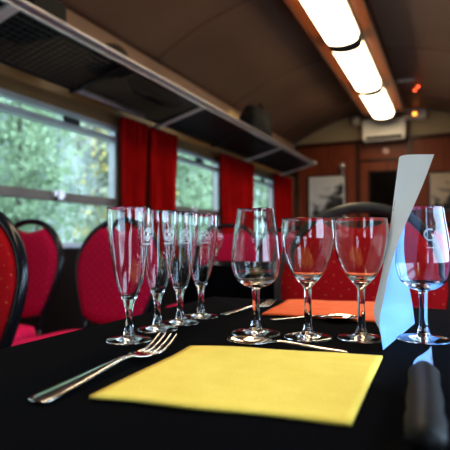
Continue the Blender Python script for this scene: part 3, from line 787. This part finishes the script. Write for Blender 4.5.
# ------------------------------------------------------------------ outside: bank, trees
gm=noisy('grass_bank',(.12,.145,.12),(.38,.42,.36),1.6,.9,8)
def gz_(x): return -1.2+max(0,-x-4)*.3+max(0,-x-9.0)*1.9
rows=[]
for i in range(30):
    x=-2.6-i*.5; rows.append([(x,-12+j*1.9,gz_(x)+.3*math.sin(j*.7+i*.4)) for j in range(30)])
struct(MB().grid(rows).build('ground_left',gm,smooth=True))
rows=[[(2+i*8.0,-12+j*4,-1.2) for j in range(12)] for i in range(4)]
struct(MB().grid(rows).build('ground_right',gm))
def leafmat(name,c1,c2):
    m=noisy(name,c1,c2,.9,.7,3); b=m.node_tree.nodes['Principled BSDF']; out=m.node_tree.nodes['Material Output']
    tl=N(m,'ShaderNodeBsdfTranslucent'); tl.inputs[0].default_value=(*c2,1); mx=N(m,'ShaderNodeMixShader'); mx.inputs[0].default_value=.25
    L(m,b.outputs[0],mx.inputs[1]); L(m,tl.outputs[0],mx.inputs[2]); L(m,mx.outputs[0],out.inputs[0]); return m
LM=[leafmat('leaf_grey_green',(.07,.12,.06),(.33,.42,.25)),leafmat('leaf_blue_green',(.09,.14,.10),(.42,.49,.41)),leafmat('leaf_yellow',(.08,.12,.06),(.36,.40,.26)),leafmat('leaf_russet',(.09,.05,.025),(.25,.15,.09))]
bark=noisy('bark',(.05,.04,.03),(.12,.1,.08),20,.9)
# flecks of yellow among the green
yr=[n for n in LM[2].node_tree.nodes if n.bl_idname=='ShaderNodeValToRGB'][0].color_ramp
for n_ in LM[2].node_tree.nodes:
    if n_.bl_idname=='ShaderNodeTexNoise': n_.inputs['Scale'].default_value=3.2
e_=yr.elements.new(.545); e_.color=(.36,.40,.30,1); yr.elements[-1].position=.6; yr.elements[-1].color=(.75,.58,.15,1)
def tree(x,y,h,r,k,label,n=8000):
    random.seed(int(x*100+y*37)); gz=gz_(x)-.1
    t=thing('leafy_tree',label,'tree',(x,y,gz),0,'trees and bushes beyond the left windows')
    pts=[(0.1*math.sin(i),.1*math.cos(i*1.3),h*.85*i/8-.1) for i in range(9)]
    MB().tube(pts,[.06-.006*i for i in range(9)],8).build('trunk',bark,t,smooth=True)
    mb=MB(); bm=mb.bm
    cl=[]
    for _ in range(46):
        cr=random.uniform(.28,.5)*r; a=random.uniform(0,2*PI); q=(r-cr)*random.random()**.6; cl.append((Vector((q*math.cos(a),q*math.sin(a),random.uniform(.08,1)*h)),cr))
    for i in range(n):
        c,cr=random.choice(cl); d=Vector((random.gauss(0,1),random.gauss(0,1),random.gauss(0,1))).normalized()*cr*random.uniform(.5,1)
        p=c+d; s=random.uniform(.035,.075); u=Vector((random.gauss(0,1),random.gauss(0,1),random.gauss(0,1))).normalized(); v=u.orthogonal().normalized()
        bm.faces.new([bm.verts.new(p+u*s),bm.verts.new(p+v*s*.5),bm.verts.new(p-u*s),bm.verts.new(p-v*s*.5)])
    mb.build('foliage',LM[k],t)
TR=[(-6.3,3.0,4.6,1.3,1,'pale bush past the left edge of the view'),(-6.3,5.8,5.0,1.35,0,'grey green bushy tree at the left of the nearest window'),
(-6.3,8.6,4.8,1.3,2,'yellow flecked autumn tree at the right of the nearest window'),(-6.3,11.4,5.0,1.35,0,'grey green tree at the left edge of the second window'),
(-6.3,14.2,5.0,1.35,1,'pale blue green tree at the right of the second window'),(-6.3,17.0,5.0,1.35,0,'grey green tree in the third window'),(-6.3,19.8,5.0,1.35,1,'pale tree at the right of the third window'),
(-9.2,5.6,6.0,1.6,1,'pale blue green tree farther up the bank, left of the nearest window'),(-9.2,8.9,6.0,1.6,1,'pale blue green tree farther up the bank, middle of the nearest window'),
(-9.2,12.2,6.0,1.6,3,'russet tree farther up the bank, right of the nearest window'),(-9.2,15.5,6.0,1.6,0,'grey green tree farther up the bank, left of the second window'),(-9.2,18.8,6.0,1.6,1,'pale tree farther up the bank in the second window')]
for a in TR: tree(*a)

# ------------------------------------------------------------------ light
w=bpy.data.worlds.new('sky'); S.world=w; w.use_nodes=True; nt=w.node_tree; bg=nt.nodes['Background']
tc=nt.nodes.new('ShaderNodeTexCoord'); sp=nt.nodes.new('ShaderNodeSeparateXYZ'); nt.links.new(tc.outputs['Generated'],sp.inputs[0])
mr=nt.nodes.new('ShaderNodeMapRange'); mr.inputs['From Min'].default_value=-.1; mr.inputs['From Max'].default_value=.9; mr.inputs['To Min'].default_value=2.6; mr.inputs['To Max'].default_value=12.0
nt.links.new(sp.outputs[0],mr.inputs[0])
rp=nt.nodes.new('ShaderNodeValToRGB'); rp.color_ramp.elements[0].color=(.88,.93,.95,1); rp.color_ramp.elements[1].color=(.62,.79,1,1)
rp.color_ramp.elements[0].position=.0; rp.color_ramp.elements[1].position=.7
mr2=nt.nodes.new('ShaderNodeMapRange'); mr2.inputs['From Min'].default_value=-.6; mr2.inputs['From Max'].default_value=.9
nt.links.new(sp.outputs[0],mr2.inputs[0]); nt.links.new(mr2.outputs[0],rp.inputs[0])
nt.links.new(rp.outputs[0],bg.inputs[0]); nt.links.new(mr.outputs[0],bg.inputs[1])

# ------------------------------------------------------------------ camera
cd_=bpy.data.cameras.new('camera'); cam=bpy.data.objects.new('camera',cd_); C.objects.link(cam)
cam.location=CAM; cam.matrix_world=Matrix.Translation(CAM)@Matrix((RT,UP,-FW)).transposed().to_4x4()
cd_.sensor_width=36; cd_.lens=F/450*36; cd_.clip_start=.01; cd_.clip_end=200
cd_.dof.use_dof=True; cd_.dof.focus_distance=.57; cd_.dof.aperture_fstop=7
S.camera=cam
S.view_settings.view_transform='Standard'; S.view_settings.look='None'; S.view_settings.exposure=.12; S.view_settings.gamma=.84
S.cycles.max_bounces=24; S.cycles.transmission_bounces=24; S.cycles.transparent_max_bounces=24; S.cycles.diffuse_bounces=4; S.cycles.glossy_bounces=8
S.cycles.sample_clamp_indirect=6; S.cycles.use_denoising=True; S.cycles.blur_glossy=.3
